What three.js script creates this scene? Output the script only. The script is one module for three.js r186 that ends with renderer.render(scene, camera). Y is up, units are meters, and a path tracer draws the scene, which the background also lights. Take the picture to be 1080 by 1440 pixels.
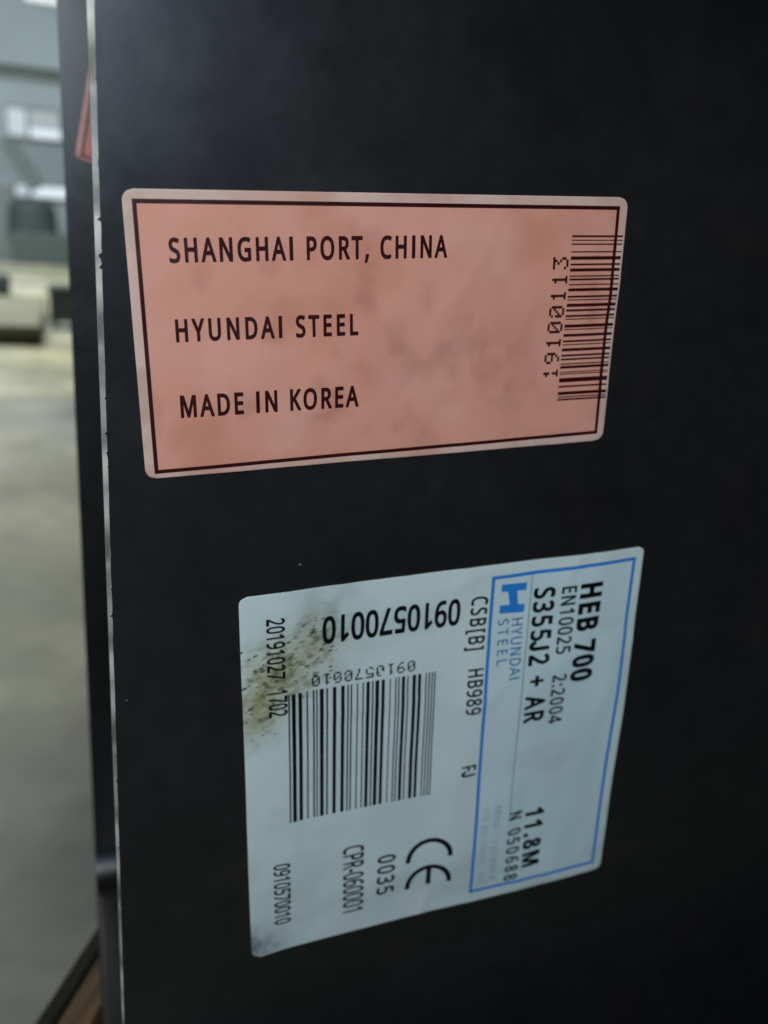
import * as THREE from 'three';
import { mergeGeometries } from 'three/addons/utils/BufferGeometryUtils.js';
import { RoundedBoxGeometry } from 'three/addons/geometries/RoundedBoxGeometry.js';
import { RectAreaLightUniformsLib } from 'three/addons/lights/RectAreaLightUniformsLib.js';
RectAreaLightUniformsLib.init();

// ---------- camera, lamps, exposure ----------
const scene = new THREE.Scene();
scene.background = new THREE.Color(0, 0, 0);
const camera = new THREE.PerspectiveCamera(62.09, 768 / 1024, 0.01, 80);
camera.position.set(-0.00882, 0, 0.31872);
camera.rotation.set(-0.33471, -0.36346, 0.07944, 'YXZ');
camera.focus = 0.325;
camera.userData.fStop = 6;
scene.add(camera);
const renderer = new THREE.WebGLRenderer({ antialias: true });
renderer.setSize(768, 1024);
renderer.toneMapping = THREE.LinearToneMapping;
renderer.toneMappingExposure = 1;
renderer.shadowMap.enabled = true;
const FLOOR = -1.5, WALL = -22.5;

function areaLight(colour, power, w, h, pos, target) {
  const l = new THREE.RectAreaLight(colour, power, w, h);
  l.position.set(...pos); l.lookAt(...target); scene.add(l);
  return l;
}
// added cool panel, unseen, close behind the camera on the left, lighting the labels
areaLight(new THREE.Color(0.9, 1.0, 1.0), 9.6, 0.4, 0.4, [-0.25, 0.3, 0.65], [0.1, -0.02, 0]);
// added blue panel, unseen behind the camera, for the sheen on the upper steel
areaLight(new THREE.Color(0.24, 0.5, 1.0), 1.7, 1.9, 1.4, [-0.75, 1.05, 4.2], [0, 0, 0]);
// unseen overhead panel added to brighten the hall floor
areaLight(new THREE.Color(0.95, 1.0, 0.93), 11, 6, 5, [-2.5, 4.6, -12], [-2.5, -1.5, -12]);
// second unseen panel, added and tilted to lift the far wall
areaLight(new THREE.Color(0.9, 1.0, 1.0), 3.4, 8, 2.5, [-2, 5.2, -17], [-1, 0.6, -22.5]);

// ---------- helpers ----------
let seed = 7;
const rnd = () => { seed = (seed * 1664525 + 1013904223) >>> 0; return seed / 4294967296; };
const hash = (x, y, s) => { let h = Math.imul(x, 374761393) ^ Math.imul(y, 668265263) ^ Math.imul(s, 1274126177); h = Math.imul(h ^ (h >>> 13), 1274126177); return ((h ^ (h >>> 16)) >>> 0) / 4294967296; };
function noise(x, y, s = 1, px = 0) {                       // value noise, wraps every px cells when px is given
  const xi = Math.floor(x), yi = Math.floor(y), fx = x - xi, fy = y - yi, u = fx * fx * (3 - 2 * fx), v = fy * fy * (3 - 2 * fy);
  const w = (n) => (px ? ((n % px) + px) % px : n);
  const a = hash(w(xi), w(yi), s), b = hash(w(xi + 1), w(yi), s), c = hash(w(xi), w(yi + 1), s), d = hash(w(xi + 1), w(yi + 1), s);
  return a + (b - a) * u + (c - a) * v + (a - b - c + d) * u * v;
}
function fbm(x, y, s, oct = 4, px = 0) { let t = 0, a = 0.5, n = 0; for (let i = 0; i < oct; i++) { t += a * noise(x, y, s + i, px); n += a; a *= 0.5; x *= 2; y *= 2; px *= 2; } return t / n; }
function tex(n, fn, srgb, rep) {
  const d = new Uint8Array(n * n * 4);
  for (let y = 0; y < n; y++) for (let x = 0; x < n; x++) { const c = fn(x / n, y / n); const o = (y * n + x) * 4; for (let k = 0; k < 3; k++) d[o + k] = Math.max(0, Math.min(255, c[k] * 255)); d[o + 3] = 255; }
  const t = new THREE.DataTexture(d, n, n); t.wrapS = t.wrapT = THREE.RepeatWrapping; t.magFilter = THREE.LinearFilter; t.minFilter = THREE.LinearMipmapLinearFilter; t.generateMipmaps = true;
  if (srgb) t.colorSpace = THREE.SRGBColorSpace;
  if (rep) t.repeat.set(rep, rep);
  t.needsUpdate = true; return t;
}
const counts = {};
function numbered(name) { const n = counts[name] = (counts[name] ?? -1) + 1; return n ? name + '_' + String(n).padStart(3, '0') : name; }
function tag(o, label, category, group) { o.userData.label = label; if (category) o.userData.category = category; if (group) o.userData.group = group; return o; }
function mesh(name, geo, m, parent) {
  const o = new THREE.Mesh(geo, m); o.name = parent ? name : numbered(name); o.castShadow = o.receiveShadow = true; (parent ?? scene).add(o); return o;
}
function thing(name, pos, label, category, group) { const g = new THREE.Group(); g.name = numbered(name); g.position.set(...pos); scene.add(g); return tag(g, label, category, group); }
const structure = (o) => { o.userData.kind = 'structure'; return o; };
const box = (w, h, d, x = 0, y = 0, z = 0) => new THREE.BoxGeometry(w, h, d).translate(x, y, z);
const rbox = (w, h, d, r, x = 0, y = 0, z = 0) => new RoundedBoxGeometry(w, h, d, 3, r).translate(x, y, z);
function metricUV(geo, s = 1) {                             // box-mapped uv in metres
  const g = geo.index ? geo.toNonIndexed() : geo; g.computeVertexNormals();
  const p = g.attributes.position, n = g.attributes.normal, uv = new Float32Array(p.count * 2);
  for (let i = 0; i < p.count; i++) {
    const ax = Math.abs(n.getX(i)), ay = Math.abs(n.getY(i)), az = Math.abs(n.getZ(i));
    const [u, v] = az >= ax && az >= ay ? [p.getX(i), p.getY(i)] : ay >= ax ? [p.getX(i), p.getZ(i)] : [p.getZ(i), p.getY(i)];
    uv[i * 2] = u * s; uv[i * 2 + 1] = v * s;
  }
  g.setAttribute('uv', new THREE.BufferAttribute(uv, 2)); return g;
}

// ---------- materials ----------
const scaleMap = tex(512, (u, v) => {
  const a = fbm(u * 6, v * 6, 11, 5, 6), b = fbm(u * 40, v * 40, 31, 3, 40), r = Math.max(0, fbm(u * 10, v * 10, 51, 4, 10) - 0.62) * 1.6;
  const k = 0.085 + 0.03 * a + 0.03 * b;
  return [k * 1.05 + r * 0.05, k * 1.0 + r * 0.02, k * 1.04 + r * 0.02];
}, true, 3);
const scaleRough = tex(512, (u, v) => { const a = fbm(u * 8, v * 8, 71, 5, 8), b = fbm(u * 60, v * 60, 77, 2, 60); const k = 0.82 + 0.4 * (a - 0.5) + 0.1 * (b - 0.5); return [k, k, k]; }, false, 3);
const scaleBump = tex(512, (u, v) => { const k = 0.6 * fbm(u * 20, v * 20, 91, 4, 20) + 0.4 * fbm(u * 90, v * 90, 97, 2, 90); return [k, k, k]; }, false, 3);
const steel = new THREE.MeshPhysicalMaterial({ map: scaleMap, roughness: 0.39, roughnessMap: scaleRough, metalness: 0, ior: 1.75, bumpMap: scaleBump, bumpScale: 0.00004 });
const bareSteel = new THREE.MeshStandardMaterial({
  map: tex(256, (u, v) => { const k = 0.64 + 0.5 * (fbm(u * 8, v * 8, 5, 3, 8) - 0.5); return [k * 1.02, k, k * 0.97]; }, true, 12), roughness: 0.55, metalness: 0.2 });
const concrete = new THREE.MeshStandardMaterial({
  map: tex(1024, (u, v) => {
    const a = fbm(u * 6, v * 6, 3, 5, 6), b = fbm(u * 3, v * 3, 23, 4, 3), c = fbm(u * 80, v * 80, 29, 2, 80);
    const d = fbm(u * 14, v * 14, 37, 4, 14), k = 0.63 + 0.34 * (a - 0.5) + 0.05 * (c - 0.5) - 0.5 * Math.max(0, d - 0.56) + 0.55 * Math.max(0, 0.42 - d); return [k * 1.01 + 0.08 * (b - 0.4), k + 0.07 * (b - 0.4), k * 0.93 - 0.16 * (b - 0.3)];
  }, true, 0.22), roughness: 0.55 });
const wallPaint = new THREE.MeshStandardMaterial({
  map: tex(256, (u, v) => { const k = 0.74 + 0.1 * (fbm(u * 6, v * 6, 13, 4, 6) - 0.5); return [k * 0.94, k * 1.01, k * 1.05]; }, true, 0.15), roughness: 0.8 });
const paintGrey = new THREE.MeshStandardMaterial({ color: new THREE.Color(0.2, 0.24, 0.25), roughness: 0.6 });
const darkPaint = new THREE.MeshStandardMaterial({ color: new THREE.Color(0.03, 0.045, 0.05), roughness: 0.5 });
const midPaint = new THREE.MeshStandardMaterial({ color: new THREE.Color(0.09, 0.12, 0.12), roughness: 0.5 });
const hoodPaint = new THREE.MeshStandardMaterial({ color: new THREE.Color(0.05, 0.07, 0.078), roughness: 0.6 });
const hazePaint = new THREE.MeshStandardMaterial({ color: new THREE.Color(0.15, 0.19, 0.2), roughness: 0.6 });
const glow = (r, g, b, s) => new THREE.MeshStandardMaterial({ color: 0x222222, emissive: new THREE.Color(r, g, b), emissiveIntensity: s, roughness: 0.4 });
const wood = new THREE.MeshStandardMaterial({
  map: tex(256, (u, v) => { const g = fbm(u * 30, v * 3, 41, 4, 0), k = 0.75 + 0.5 * (g - 0.5); return [0.62 * k, 0.48 * k, 0.34 * k]; }, true, 4), roughness: 0.85 });
const woodDark = new THREE.MeshStandardMaterial({
  map: tex(256, (u, v) => { const g = fbm(u * 30, v * 3, 43, 4, 0), k = 0.8 + 0.6 * (g - 0.5); return [0.2 * k, 0.19 * k, 0.14 * k]; }, true, 4), roughness: 0.9 });
const boardMat = new THREE.MeshStandardMaterial({
  map: tex(256, (u, v) => { const k = 0.5 + 0.14 * (fbm(u * 5, v * 5, 47, 4, 5) - 0.5); return [k * 0.93, k * 0.92, k * 0.8]; }, true, 0.7), roughness: 0.8 });

// ---------- the hall behind, as far as the photograph shows it ----------
structure(mesh('floor', metricUV(box(16, 0.2, 32, -3, FLOOR - 0.1, -9)), concrete));
structure(mesh('far_wall', metricUV(box(16, 9, 0.3, -3, FLOOR + 4.5, WALL - 0.15)), wallPaint));

// windows in the far wall
function factoryWindow(x0, x1, y0, y1, panes, label) {
  const w = thing('factory_window', [(x0 + x1) / 2, y0, WALL], label, 'window');
  const cx = (x0 + x1) / 2, b = 0.05, parts = [box(x1 - x0 + 2 * b, b, 0.1, 0, -b / 2, 0.05), box(x1 - x0 + 2 * b, b, 0.1, 0, y1 - y0 + b / 2, 0.05),
    box(b, y1 - y0, 0.1, x0 - cx - b / 2, (y1 - y0) / 2, 0.05), box(b, y1 - y0, 0.1, x1 - cx + b / 2, (y1 - y0) / 2, 0.05)];
  const frame = mesh('frame', mergeGeometries(parts), paintGrey, w);
  for (const [a, c, d, e, m] of panes) {
    mesh('pane', box(c - a, e - d, 0.02, (a + c) / 2 - cx, (d + e) / 2 - y0, 0.03), m, w);
    mesh('mullion', box(0.06, y1 - y0, 0.08, c + 0.035 - cx, (y1 - y0) / 2, 0.045), paintGrey, w);
  }
  return w;
}
const bright = glow(0.86, 1, 1.05, 0.92), dim = glow(0.86, 1, 1.03, 0.62), faint = glow(0.86, 1, 1.03, 0.42);
factoryWindow(-1.2, 1.4, 1.08, 1.66, [[-1.2, -0.8, 1.08, 1.66, dim], [-0.73, -0.07, 1.08, 1.27, bright], [-0.73, -0.07, 1.3, 1.66, faint], [0, 0.66, 1.08, 1.27, bright], [0, 0.66, 1.3, 1.66, faint], [0.73, 1.34, 1.08, 1.66, dim]],
  'upper blurred window high on the far wall with several pale panes');
factoryWindow(-1.12, 1.5, -0.2, 0.03, [[-1.12, -0.84, -0.2, 0.03, dim], [-0.76, 0.04, -0.2, 0.03, bright], [0.11, 0.75, -0.2, 0.03, bright], [0.82, 1.44, -0.2, 0.03, bright]],
  'low strip window glowing white just above the dark machine');

const girder = thing('crane_girder', [-3, 2.0, -19], 'dark horizontal crane girder crossing the hall below the roof lamp', 'girder');
mesh('girder_web', box(12, 0.2, 0.02, 0, 0.02, 0), midPaint, girder);
mesh('flange', box(12, 0.025, 0.22, 0, 0.1325, 0), midPaint, girder);
mesh('flange', box(12, 0.025, 0.22, 0, -0.0925, 0), midPaint, girder);

const lamp = thing('ceiling_lamp', [0, 2.12, -12], 'long white tube lamp glowing at the very top left', 'lamp');
mesh('housing', rbox(1.0, 0.08, 0.2, 0.02, 0.1, 0.075, 0), paintGrey, lamp);
mesh('tube', new THREE.CylinderGeometry(0.035, 0.035, 0.94, 16).rotateZ(Math.PI / 2).translate(0.1, 0, 0), glow(0.95, 1, 1, 1.1), lamp);
for (const x of [-0.3, 0.5]) mesh('cable', new THREE.CylinderGeometry(0.006, 0.006, 3.6, 6).translate(x, 1.9, 0), darkPaint, lamp);
areaLight(new THREE.Color(0.95, 1, 1), 1.1, 0.94, 0.07, [0.1, 2.07, -12], [0.1, -1.5, -12]);

const column = thing('steel_column', [-1.28, FLOOR, -20.2], 'pale grey steel column at the left edge beside the dark machine', 'column');
mesh('shaft', box(0.42, 1.5, 0.3, 0, 0.75, 0), paintGrey, column);
mesh('base_plate', box(0.6, 0.04, 0.5, 0, 0.02, 0), midPaint, column);

// dark machine in front of the lower window
const machine = thing('machine', [-0.55, FLOOR, -19.8], 'dark blurred machine with a domed hood under the far windows', 'machine');
mesh('bed', rbox(1.3, 0.62, 0.7, 0.05, 0.1, 0.31, 0), midPaint, machine);
mesh('hood', new THREE.CylinderGeometry(0.46, 0.5, 0.5, 24, 1).scale(1, 1, 0.7).translate(-0.14, 0.82, 0), hoodPaint, machine);
mesh('hood_cap', new THREE.SphereGeometry(0.46, 24, 12, 0, Math.PI * 2, 0, Math.PI / 2).scale(1, 0.5, 0.7).translate(-0.14, 1.07, 0), hoodPaint, machine);
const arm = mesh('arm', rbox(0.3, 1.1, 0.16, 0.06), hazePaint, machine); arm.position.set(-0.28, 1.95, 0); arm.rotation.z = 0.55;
mesh('foot', box(1.2, 0.06, 0.6, 0.1, 0.03, 0), darkPaint, machine);

// low stack of boards on the floor
const stack = thing('board_stack', [-0.9, FLOOR, -10.3], 'low stack of pale yellowish boards lying on the hall floor', 'boards');
for (let i = 0; i < 3; i++) mesh('board', metricUV(rbox(1.15 + 0.04 * (i % 2), 0.045, 2.6, 0.008, 0.012 * (i - 1), 0.07 + i * 0.05, 0.02 * i)), boardMat, stack);
for (const z of [-1, 0, 1]) mesh('batten', box(1.1, 0.045, 0.09, 0, 0.0225, z), woodDark, stack);
const bundle = thing('scrap_block', [-1.1, FLOOR, -13.4], 'small dark block behind the pale boards at the left edge', 'block');
mesh('body', rbox(0.55, 0.26, 0.3, 0.03, 0, 0.16, 0), darkPaint, bundle);
mesh('skid', box(0.5, 0.04, 0.2, 0, 0.02, 0), woodDark, bundle);
const crate = thing('crate', [-0.06, FLOOR, -10.25], 'dark green grey crate on the pale floor beside the second beam', 'crate');
mesh('body', rbox(0.36, 0.34, 0.3, 0.012, 0, 0.25, 0), midPaint, crate);
mesh('lid', rbox(0.38, 0.05, 0.32, 0.012, 0, 0.445, 0), darkPaint, crate);
for (const x of [-0.13, 0.13]) mesh('runner', box(0.06, 0.08, 0.28, x, 0.04, 0), darkPaint, crate);

// ---------- the two wide-flange beams (700 high, 300 wide, lying on their lower flanges) ----------
const TOP = 0.15, BOT = TOP - 0.705, TW = 0.019, TF = 0.0355, HALF = 0.166, RAD = 0.03, LEN = 3.2;
function beamWeb() {                                        // web with root fillets, extruded along x; its front face is z = 0
  const s = new THREE.Shape(), zb = -TW;
  s.moveTo(RAD, BOT); s.absarc(RAD, BOT + RAD, RAD, -Math.PI / 2, -Math.PI, true);
  s.lineTo(0, TOP - RAD); s.absarc(RAD, TOP - RAD, RAD, Math.PI, Math.PI / 2, true);
  s.lineTo(zb - RAD, TOP); s.absarc(zb - RAD, TOP - RAD, RAD, Math.PI / 2, 0, true);
  s.lineTo(zb, BOT + RAD); s.absarc(zb - RAD, BOT + RAD, RAD, 0, -Math.PI / 2, true);
  s.closePath();
  const g = new THREE.ExtrudeGeometry(s, { depth: LEN, bevelEnabled: false, curveSegments: 10 });
  return metricUV(g.rotateY(Math.PI / 2).scale(1, 1, -1 * -1));
}
function webGeometry() {
  const g = beamWeb();                                      // rotateY(90): shape x -> -z, extrude z -> x; mirror z back
  const p = g.attributes.position; for (let i = 0; i < p.count; i++) p.setZ(i, -p.getZ(i));
  for (let i = 0; i < p.count; i += 3) { for (const k of ['X', 'Y', 'Z']) { const a = p['get' + k](i + 1); p['set' + k](i + 1, p['get' + k](i + 2)); p['set' + k](i + 2, a); } }
  return metricUV(g);
}
function edgeBurr(jag, x0, w) {                             // bright chipped arris where the saw left bare steel
  const pos = [], idx = [], N = 1800, y0 = BOT + RAD, y1 = TOP - RAD;
  for (let i = 0; i <= N; i++) {
    const y = y0 + (y1 - y0) * i / N, m = i / N;
    const chip = Math.max(0, noise(y * 700, 1.7, 61) - 0.78) * 7 * (noise(y * 60, 5.5, 63) > 0.4 ? 1 : 0.25);
    const ww = w * (0.12 + 1.0 * m) * (0.9 + jag * 0.25 * (fbm(y * 160, 3.3, 67, 4) - 0.5) - jag * 0.5 * Math.min(1, chip));
    pos.push(x0, y, -0.003, x0 - 0.0003, y, -0.002, x0 - 0.0003, y, 0.00005, x0 + ww, y, 0.00035, x0 + ww + 0.00003, y, -0.0002);
    if (i < N) for (let k = 0; k < 4; k++) { const a = i * 5 + k, b = a + 5; idx.push(a, a + 1, b, a + 1, b + 1, b); }
  }
  const g = new THREE.BufferGeometry(); g.setAttribute('position', new THREE.Float32BufferAttribute(pos, 3)); g.setIndex(idx); g.computeVertexNormals();
  return metricUV(g);
}
function flangeGeometry(y) { return metricUV(rbox(LEN, TF, 2 * HALF, 0.003, LEN / 2, y, -TW / 2)); }
const beamA = thing('steel_beam', [0, 0, 0], 'nearer dark steel beam carrying the pink and white labels, with a bright chipped edge', 'steel beam', 'wide flange beams side by side');
const web = mesh('web', webGeometry(), steel, beamA);
mesh('flange', flangeGeometry(TOP + TF / 2), steel, beamA); mesh('flange', flangeGeometry(BOT - TF / 2), steel, beamA);
const burr = mesh('cut_edge', edgeBurr(1, 0, 0.0021), bareSteel, beamA); burr.userData.label = 'bright bare steel strip along the cut end';
const beamB = beamA.clone(); beamB.name = numbered('steel_beam'); beamB.position.set(-0.0095, 0, -0.31); scene.add(beamB);
tag(beamB, 'second dark steel beam behind, showing as a narrow strip left of the bright edge', 'steel beam', 'wide flange beams side by side');
beamB.remove(beamB.children[3]);
for (const b of [beamA, beamB]) delete b.userData.group;

// timber under the stack
const timber = thing('timber_baulk', [-0.038, -0.6, -0.19], 'brown timber baulk under the second beam at the bottom left corner', 'timber');
timber.rotation.y = Math.atan2(-0.5, 0.87);
mesh('sawn_body', metricUV(rbox(0.026, 0.048, 0.42, 0.004, 0, -0.024, 0)), wood, timber);
mesh('dark_strip', metricUV(rbox(0.014, 0.052, 0.42, 0.004, -0.0205, -0.023, 0)), woodDark, timber);  // darker timber strip along the left of the sawn body

// ---------- labels ----------
function labelSheet(w, h, radii, wave) {                    // paper with rounded corners, thickness and slight waves; origin at its centre, front +z, in metres
  const NU = 90, NV = 70, pos = [], uv = [], idx = [], T = 0.00022;
  const inset = (y, side) => {                              // how far the outline comes in at height y (from the top)
    const rt = radii[side], rb = radii[side + 2], yb = h - y;
    if (y < rt) return rt - Math.sqrt(Math.max(0, rt * rt - (rt - y) ** 2));
    if (yb < rb) return rb - Math.sqrt(Math.max(0, rb * rb - (rb - yb) ** 2));
    return 0;
  };
  const rows = [];
  for (let j = 0; j <= NV; j++) { let t = j / NV; t = 0.5 - 0.5 * Math.cos(Math.PI * t) ; rows.push((t * 0.6 + (j / NV) * 0.4) * h); }
  for (const y of rows) {
    const l = inset(y, 0), r = w - inset(y, 1);
    for (let i = 0; i <= NU; i++) { const x = l + (r - l) * i / NU; pos.push(x - w / 2, h / 2 - y, T + wave(x, y)); uv.push(x / w, 1 - y / h); }
  }
  const W = NU + 1;
  for (let j = 0; j < NV; j++) for (let i = 0; i < NU; i++) { const a = j * W + i; idx.push(a, a + W, a + 1, a + 1, a + W, a + W + 1); }
  const ring = []; for (let i = 0; i <= NU; i++) ring.push(i); for (let j = 1; j <= NV; j++) ring.push(j * W + NU);
  for (let i = NU - 1; i >= 0; i--) ring.push(NV * W + i); for (let j = NV - 1; j > 0; j--) ring.push(j * W);
  const base = pos.length / 3;
  for (const k of ring) { pos.push(pos[k * 3], pos[k * 3 + 1], Math.max(0.00003, pos[k * 3 + 2] - T)); uv.push(uv[k * 2], uv[k * 2 + 1]); }
  for (let i = 0; i < ring.length; i++) { const n = (i + 1) % ring.length; idx.push(ring[i], ring[n], base + i, ring[n], base + n, base + i); }
  const g = new THREE.BufferGeometry(); g.setAttribute('position', new THREE.Float32BufferAttribute(pos, 3)); g.setAttribute('uv', new THREE.Float32BufferAttribute(uv, 2)); g.setIndex(idx); g.computeVertexNormals();
  return g;
}
function sheetCanvas(w, h, n) { const c = document.createElement('canvas'); c.width = n; c.height = Math.round(n * h / w); const x = c.getContext('2d'); x.scale(n / w, n / w); return [c, x]; }
// text whose capitals reach from the baseline start b to a, and which runs from b to c (millimetres on the sheet)
function print(x, s, a, b, c, { sx = 0.8, weight = '', stroke = 0, fill = '#000', alpha = 1 } = {}) {
  const L = Math.hypot(c[0] - b[0], c[1] - b[1]), dx = (c[0] - b[0]) / L, dy = (c[1] - b[1]) / L, H = Math.abs((a[0] - b[0]) * dy - (a[1] - b[1]) * dx);
  const size = H / 0.714 * 0.985; x.save(); x.transform(dx, dy, -dy, dx, b[0], b[1]); x.globalAlpha = alpha;
  x.font = weight + ' 100px sans-serif'; x.fillStyle = x.strokeStyle = fill; x.lineJoin = 'round';
  const k = size / 100, ws = [...s].map((ch) => x.measureText(ch).width * k * (ch === 'J' ? 1.5 : 1)), sum = ws.reduce((p, q) => p + q, 0);
  let f = sx, gap = (L - sum * f) / (s.length - 1);
  if (gap < -0.02 * H) { gap = 0; f = L / sum; }
  let at = 0;
  [...s].forEach((ch, i) => {
    x.save(); x.translate(at, 0); x.scale(k * f, k);
    const stem = (weight ? 16 : 9.5) / Math.sqrt(f), wi = x.measureText(ch).width;
    if (stroke) x.lineWidth = stroke / k;
    if (ch === 'I') { x.fillRect(wi / 2 - stem / 2, -71.4, stem, 71.4); if (stroke) x.strokeRect(wi / 2 - stem / 2, -71.4, stem, 71.4); }
    else if (ch === 'J') { x.lineCap = 'butt'; x.lineWidth = stem + stroke / k; x.beginPath(); x.moveTo(wi * 0.95, -71.4); x.lineTo(wi * 0.95, -20); x.bezierCurveTo(wi * 0.95, 2, -wi * 0.15, 2, -wi * 0.15, -22); x.stroke(); }
    else { x.fillText(ch, 0, 0); if (stroke) x.strokeText(ch, 0, 0); }
    x.restore(); at += ws[i] * f + gap;
  });
  x.restore();
}
const DOTS = { 0: '01110 10001 10011 10101 11001 10001 01110', 1: '00100 01100 00100 00100 00100 00100 01110', 3: '11111 00010 00100 00010 00001 10001 01110', 5: '11111 10000 11110 00001 00001 10001 01110', 7: '11111 00001 00010 00010 00100 00100 00100', 9: '01110 10001 10001 01111 00001 00010 01100' };
function dots(x, s, a, b, c, fill, lose, fat = 1) {           // dot-matrix print with a few dots missing
  const L = Math.hypot(c[0] - b[0], c[1] - b[1]), dx = (c[0] - b[0]) / L, dy = (c[1] - b[1]) / L, H = Math.abs((a[0] - b[0]) * dy - (a[1] - b[1]) * dx), p = H / 7, step = L / s.length;
  x.save(); x.transform(dx, dy, -dy, dx, b[0], b[1]); x.fillStyle = fill;
  [...s].forEach((ch, i) => DOTS[ch].split(' ').forEach((row, r) => [...row].forEach((v, q) => {
    if (v === '1' && rnd() > lose) x.fillRect(i * step + step * 0.14 + q * step * 0.145, -H + r * p, step * 0.15 * fat, p * 0.85 * fat);
  })));
  x.restore();
}
function sheetMaterial(c, rough) {
  const t = new THREE.CanvasTexture(c); t.colorSpace = THREE.SRGBColorSpace; t.magFilter = THREE.LinearFilter; t.anisotropy = 8;
  return new THREE.MeshPhysicalMaterial({ map: t, roughness: rough, side: THREE.DoubleSide });
}
function mottle(x, w, h, n, colour, r0, r1, alpha) {          // soft handling marks
  for (let i = 0; i < n; i++) {
    const px = rnd() * w, py = rnd() * h, r = r0 + rnd() * (r1 - r0), g = x.createRadialGradient(px, py, 0, px, py, r);
    g.addColorStop(0, 'rgba(' + colour + ',' + alpha * (0.4 + 0.6 * rnd()) + ')'); g.addColorStop(1, 'rgba(' + colour + ',0)'); x.fillStyle = g; x.fillRect(px - r, py - r, 2 * r, 2 * r);
  }
}
function cloudy(x, px, py, w, h, fn) {                       // irregular tone: fn(u, v) gives [r, g, b, alpha]
  const n = 220, m = Math.round(n * h / w), c = document.createElement('canvas'); c.width = n; c.height = m;
  const g = c.getContext('2d'), d = g.createImageData(n, m);
  for (let j = 0; j < m; j++) for (let i = 0; i < n; i++) { const q = fn((i + 0.5) / n, (j + 0.5) / m), o = (j * n + i) * 4; d.data[o] = q[0]; d.data[o + 1] = q[1]; d.data[o + 2] = q[2]; d.data[o + 3] = Math.max(0, Math.min(1, q[3])) * 255; }
  g.putImageData(d, 0, 0); x.drawImage(c, px, py, w, h);
}
function pinkCanvas() {
  const W = 200, H = 102.8, [c, x] = sheetCanvas(W, H, 2000), ink = '#340708';
  x.fillStyle = '#e0bdb1'; x.fillRect(0, 0, W, H);
  x.fillStyle = '#e8a18d'; x.beginPath(); x.moveTo(3.2, 3.2); x.lineTo(196.6, 3.4); x.lineTo(196.8, 99.7); x.lineTo(3.4, 101); x.fill();
  cloudy(x, 0, 0, W, H, (u, v) => [196, 118, 96, 0.5 * Math.max(0, fbm(u * 9, v * 4.6, 301, 4) - 0.46) * 2]);
  cloudy(x, 0, 0, W, H, (u, v) => [244, 192, 178, 0.36 * Math.max(0, fbm(u * 7 + 9, v * 3.6, 311, 3) - 0.48) * 2]);
  cloudy(x, 0, 0, W, H, (u, v) => [112, 64, 52, 0.3 * Math.max(0, fbm(u * 16 + 3, v * 8, 321, 4) - 0.6 + 0.12 * Math.exp(-((u - 0.48) ** 2) * 20 - ((v - 0.7) ** 2) * 12)) * 2]);
  x.strokeStyle = ink; x.lineWidth = 1.45; x.lineJoin = 'miter'; x.beginPath(); x.moveTo(3.95, 3.95); x.lineTo(195.8, 4.2); x.lineTo(196.1, 98.9); x.lineTo(4.1, 100.3); x.closePath(); x.stroke();
  const o = { fill: ink, sx: 0.73, stroke: 0.68 };
  print(x, 'SHANGHAI PORT, CHINA', [14.6, 16.1], [14.2, 24.0], [119.8, 22.9], o);
  print(x, 'HYUNDAI STEEL', [14.2, 44.0], [14.2, 51.7], [84, 51.6], o);
  print(x, 'MADE IN KOREA', [14.2, 71.8], [14.0, 79.8], [84, 79.8], o);
  // bar code, some of its bars beyond the printed frame
  const bars = [148, 9, 172, 4, 195, 6, 240, 5, 277, 18, 315, 9, 348, 16, 385, 5, 405, 9, 437, 5, 468, 16, 510, 10, 530, 4, 563, 17, 595, 11, 630, 10, 650, 4, 693, 17, 715, 4, 752, 15, 790, 10, 812, 4, 845, 16, 882, 10, 907, 9, 937, 5, 958, 15, 990, 4, 1003, 4, 1043, 26, 1085, 9, 1130, 18, 1155, 5, 1172, 9];
  x.fillStyle = ink;
  for (let i = 0; i < bars.length; i += 2) { const y = 15.2 + (bars[i] - 148) / 1024 * 67.9, t = bars[i + 1] / 1024 * 67.9 + 0.16; x.fillRect(175.2, y - t / 2, 24.0, t); }
  dots(x, '19100113', [167.2, 74.6], [174.3, 74.6], [174.3, 22.6], ink, 0.05, 1.12);
  return c;
}
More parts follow.
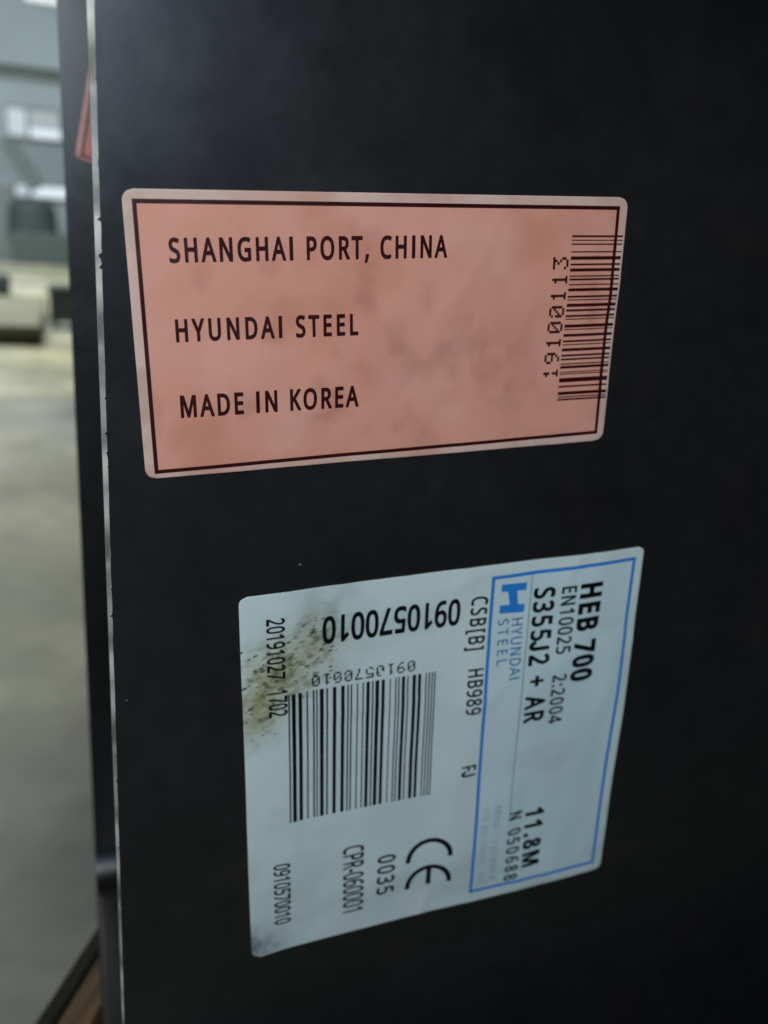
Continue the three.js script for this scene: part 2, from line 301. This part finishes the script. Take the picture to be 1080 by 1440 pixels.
function whiteCanvas() {
  const W = 198.3, H = 196.7, [c, x] = sheetCanvas(W, H, 2000), ink = '#0a1012', blue = '#2f86dc';
  x.fillStyle = '#d8e5e4'; x.fillRect(0, 0, W, H);
  mottle(x, W, H, 16, '196,204,204', 10, 30, 0.35); mottle(x, W, H, 8, '243,246,246', 12, 30, 0.35);
  x.fillStyle = 'rgba(196,224,240,0.3)'; x.beginPath(); x.moveTo(117, 6); x.lineTo(194, 5); x.lineTo(193, 191); x.lineTo(116.5, 190); x.fill();
  // brown rubbed-in dirt at the upper left corner
  cloudy(x, 0, 0, W, H, (u, v) => [130, 142, 144, 0.26 * Math.max(0, fbm(u * 5, v * 9, 331, 4) - 0.52) * 2]);
  const dirt = (u, v) => { const mx = u * 60, my = v * 80; return Math.exp(-(((mx - 20) / 19) ** 2) - ((my - 44 + 0.35 * mx) / 15) ** 2) + 0.7 * Math.exp(-(((mx - 5) / 9) ** 2) - ((my - 56) / 14) ** 2) + 0.45 * Math.exp(-(((mx - 36) / 7) ** 2) - ((my - 20) / 6) ** 2); };
  cloudy(x, 0, 0, 60, 80, (u, v) => [150, 142, 98, dirt(u, v) * (0.32 + 1.0 * (fbm(u * 7, v * 8, 341, 4) - 0.25))]);
  cloudy(x, 0, 0, 60, 80, (u, v) => [70, 64, 44, 1.15 * dirt(u, v) * Math.max(0, fbm(u * 17 + v * 8, v * 32, 351, 3) - 0.47) * 2]);
  cloudy(x, 0, 0, 60, 80, (u, v) => [236, 236, 214, 0.9 * dirt(u, v) * Math.max(0, fbm(u * 20, v * 30, 361, 3) - 0.56) * 2]);
  cloudy(x, 22, 0, 40, 34, (u, v) => [88, 96, 94, 0.8 * Math.exp(-(((u - 0.4) / 0.3) ** 2) - ((v - 0.45) / 0.35) ** 2) * (fbm(u * 5, v * 4, 371, 4) - 0.2)]);
  cloudy(x, 0, 165, 34, 31, (u, v) => [66, 78, 82, 1.1 * Math.exp(-(((u) / 0.5) ** 2) - ((v - 1) / 0.5) ** 2) * fbm(u * 4, v * 4, 381, 3)]);
  for (let i = 0; i < 420; i++) {
    const px = rnd() * 48, py = 14 + rnd() * 56; if (rnd() > dirt(px / 60, py / 80) * 1.1) continue;
    const r = 0.15 + rnd() * rnd() * 1.0; x.fillStyle = 'rgba(50,46,32,' + (0.2 + rnd() * 0.45) + ')'; x.beginPath(); x.ellipse(px, py, r * 1.6, r * 0.8, -0.5 + rnd() * 0.4, 0, 7); x.fill();
  }
  // blue frame and rule
  x.strokeStyle = blue; x.lineJoin = 'miter'; x.lineWidth = 1.75; x.beginPath(); x.moveTo(117.6, 6.7); x.lineTo(193.4, 5.9); x.lineTo(192.6, 190.9); x.lineTo(117.2, 189.4); x.closePath(); x.stroke();
  x.strokeStyle = '#54606c'; x.lineWidth = 0.35; x.beginPath(); x.moveTo(137.7, 7.2); x.lineTo(136.6, 146.3); x.stroke();
  // emblem: a lying H with a slanted web
  x.fillStyle = blue; x.beginPath(); x.moveTo(122.2, 10.6); x.lineTo(135.1, 10.9); x.lineTo(135.0, 14.8); x.lineTo(130.4, 14.7); x.bezierCurveTo(130.6, 17.5, 131.2, 20, 131.4, 21.9); x.lineTo(134.9, 22.2); x.lineTo(134.8, 26.4); x.lineTo(121.9, 25.6); x.lineTo(122, 21.4); x.lineTo(127, 21.6); x.bezierCurveTo(126.6, 19.5, 126, 17, 125.6, 14.6); x.lineTo(122.1, 14.4); x.closePath(); x.fill();
  const bl = { fill: '#3f78b0', sx: 0.95, stroke: 0.15 };
  print(x, 'HYUNDAI', [134.7, 28.6], [128.9, 28.6], [129.6, 63.2], bl);
  print(x, 'STEEL', [127.2, 28.6], [121.7, 28.6], [122.6, 53.7], bl);
  const k = { fill: ink, stroke: 0.46 };
  print(x, 'HEB 700', [176.6, 14.4], [164.4, 14.4], [164.0, 69.6], { ...k, weight: 'bold', stroke: 0.6, sx: 0.8 });
  print(x, 'EN10025', [162.0, 15.0], [154.2, 15.0], [154.0, 52.1], { ...k, sx: 0.8 });
  print(x, '2:2004', [161.4, 63.3], [153.8, 63.3], [153.8, 92], { ...k, sx: 0.8 });
  print(x, 'S355J2 + AR', [150.2, 14.6], [139.8, 14.6], [140.0, 88.8], { ...k, stroke: 1.05, sx: 0.8 });
  print(x, 'CSB[B]', [115.6, 14.8], [107.4, 14.8], [106.8, 43.4], { ...k, stroke: 0.5, sx: 0.72 });
  print(x, 'HB989', [115.7, 52.6], [108, 52.6], [107.9, 78.8], { ...k, stroke: 0.45, sx: 0.78 });
  print(x, 'FJ', [115.2, 107.2], [107.6, 107.2], [107.5, 114.8], { ...k, sx: 0.75 });
  print(x, '11.8M', [157.4, 143.2], [146.8, 143.2], [146.8, 182.4], { ...k, weight: 'bold', stroke: 0.6, sx: 0.82 });
  print(x, 'N 050688', [144, 142.6], [136.7, 142.6], [136.7, 188.2], { ...k, stroke: 0.6, sx: 0.8 });
  for (const [bx, a] of [[129, 0.34], [122.4, 0.24]]) for (let y = 136; y < 185; y += 0.9 + rnd() * 0.5) if (rnd() > 0.14) { x.fillStyle = 'rgba(70,84,96,' + a * (0.5 + 0.6 * rnd()) + ')'; x.fillRect(bx - 2 + rnd() * 0.8, y, 3.4 + rnd() * 1, 0.55); }
  // conformity mark: two round letters reading downwards
  x.strokeStyle = ink; x.lineWidth = 2.6; x.beginPath(); x.arc(92.4, 160.6, 11.4, Math.PI - 0.06, Math.PI * 2 + 0.06); x.stroke();
  x.beginPath(); x.arc(92.6, 177.6, 11.4, Math.PI - 0.06, Math.PI * 2 + 0.06); x.stroke(); x.beginPath(); x.moveTo(92.6, 166.5); x.lineTo(92.6, 177.6); x.stroke();
  print(x, '0035', [74, 152.3], [65, 152.3], [64.5, 177.4], { ...k, stroke: 0.6, sx: 0.78 });
  print(x, 'CPR-060001', [57.2, 142], [46.8, 142], [47, 185.3], { ...k, stroke: 0.5, sx: 0.65 });
  print(x, '0910570010', [19.8, 142.5], [12, 142.5], [12, 180.3], { ...k, sx: 0.68 });
  print(x, '20191027', [19.2, 11.6], [11.5, 11.6], [11.4, 41.6], { ...k, sx: 0.68 });
  print(x, '1702', [19.8, 46.3], [11.7, 46.3], [11.6, 60.4], { ...k, sx: 0.68 });
  print(x, '0910570010', [102, 28], [102, 15.3], [35.8, 15.1], { ...k, stroke: 1.0, sx: 0.76 });
  dots(x, '0910570010', [81.2, 49], [81.2, 43.3], [30.6, 43.0], ink, 0.05, 1.1);
  const bars = [115, 5, 140, 18, 175, 17, 213, 5, 248, 6, 265, 4, 291, 18, 320, 6, 360, 16, 405, 16, 433, 5, 451, 5, 485, 4, 516, 4, 543, 16, 569, 5, 594, 18, 627, 15, 666, 3, 698, 4, 715, 4, 741, 15, 766, 4, 803, 17, 834, 14, 872, 4, 890, 4, 907, 4, 923, 4];
  x.fillStyle = ink;
  for (let i = 0; i < bars.length; i += 2) { const f = (bars[i] - 115) / 808, y = 20.5 + (bars[i] === 0 ? 0 : 0) + f * 70.2, t = bars[i + 1] / 808 * 70.2 + 0.24; x.fillRect(y - t / 2, 50.3 + f * 0.9, t, 69.6); }
  x.strokeStyle = 'rgba(225,232,232,0.55)'; x.lineWidth = 0.3; x.setLineDash([1.6, 0.9, 0.7, 1.1]); x.beginPath(); x.moveTo(18, 86); x.lineTo(60, 87.4); x.lineTo(92, 87); x.stroke(); x.setLineDash([]);
  return c;
}
const crease = (x, y, s) => Math.pow(1 - Math.abs(2 * fbm(x * 16 + y * 7, y * 12 - x * 5, s, 2) - 1), 14);
const pinkWave = (x, y) => 0.00025 * crease(x, y, 231) + 0.002 * Math.max(0, fbm(x * 28, y * 28, 201, 3) - 0.35) ;
const whiteWave = (x, y) => 0.0004 * crease(x, y, 241) + 0.004 * Math.max(0, fbm(x * 24 + 4, y * 13, 211, 3) - 0.33) + 0.0006 * Math.max(0, 1 - Math.hypot(x - 0.004, 0.195 - y) / 0.016);
const pinkMat = sheetMaterial(pinkCanvas(), 0.38), whiteMat = sheetMaterial(whiteCanvas(), 0.34);
const pinkGeo = labelSheet(0.2, 0.10284, [0.004, 0.0042, 0.004, 0.0042], pinkWave);
const pink = mesh('pink_label', pinkGeo, pinkMat);
pink.position.set(0.11159, -0.04315, 0.0001); pink.rotation.z = 0.06255;
tag(pink, 'large pink shipping label with dark frame stuck above the white label on the nearer beam', 'label');
const white = mesh('white_label', labelSheet(0.1983, 0.19671, [0.0035, 0.003, 0.004, 0.003], whiteWave), whiteMat);
white.position.set(0.15515, -0.24581, 0.0001); white.rotation.z = 0.05354;
tag(white, 'dirty white label with blue framed panel and black bar code below the pink label', 'label');
const far = pink.clone(); far.name = numbered('pink_label'); scene.add(far);
far.rotation.z = -0.2; { const ca = Math.cos(-0.2), sa = Math.sin(-0.2); far.position.set(-0.0027 + 0.1 * ca - 0.0514 * sa, 0.0199 + 0.1 * sa + 0.0514 * ca, -0.3099); }
far.material = pinkMat.clone(); far.material.color = new THREE.Color(0.95, 0.6, 0.66);
tag(far, 'sliver of a tilted pink label on the second beam, half hidden behind the bright edge', 'label');

// flakes of scale and dust on the web
const specks = [[0.0768, -0.1404, 0.0008], [0.0058, -0.1963, 0.0006]];
const flake = new THREE.IcosahedronGeometry(1, 0), dust = new THREE.MeshStandardMaterial({ color: new THREE.Color(0.16, 0.16, 0.15), roughness: 0.9 });
mesh('dust_fleck', mergeGeometries(specks.map(([x, y, r]) => flake.clone().scale(r, r * 0.6, r * 0.25).translate(x, y, 0))), dust, web);

renderer.render(scene, camera);
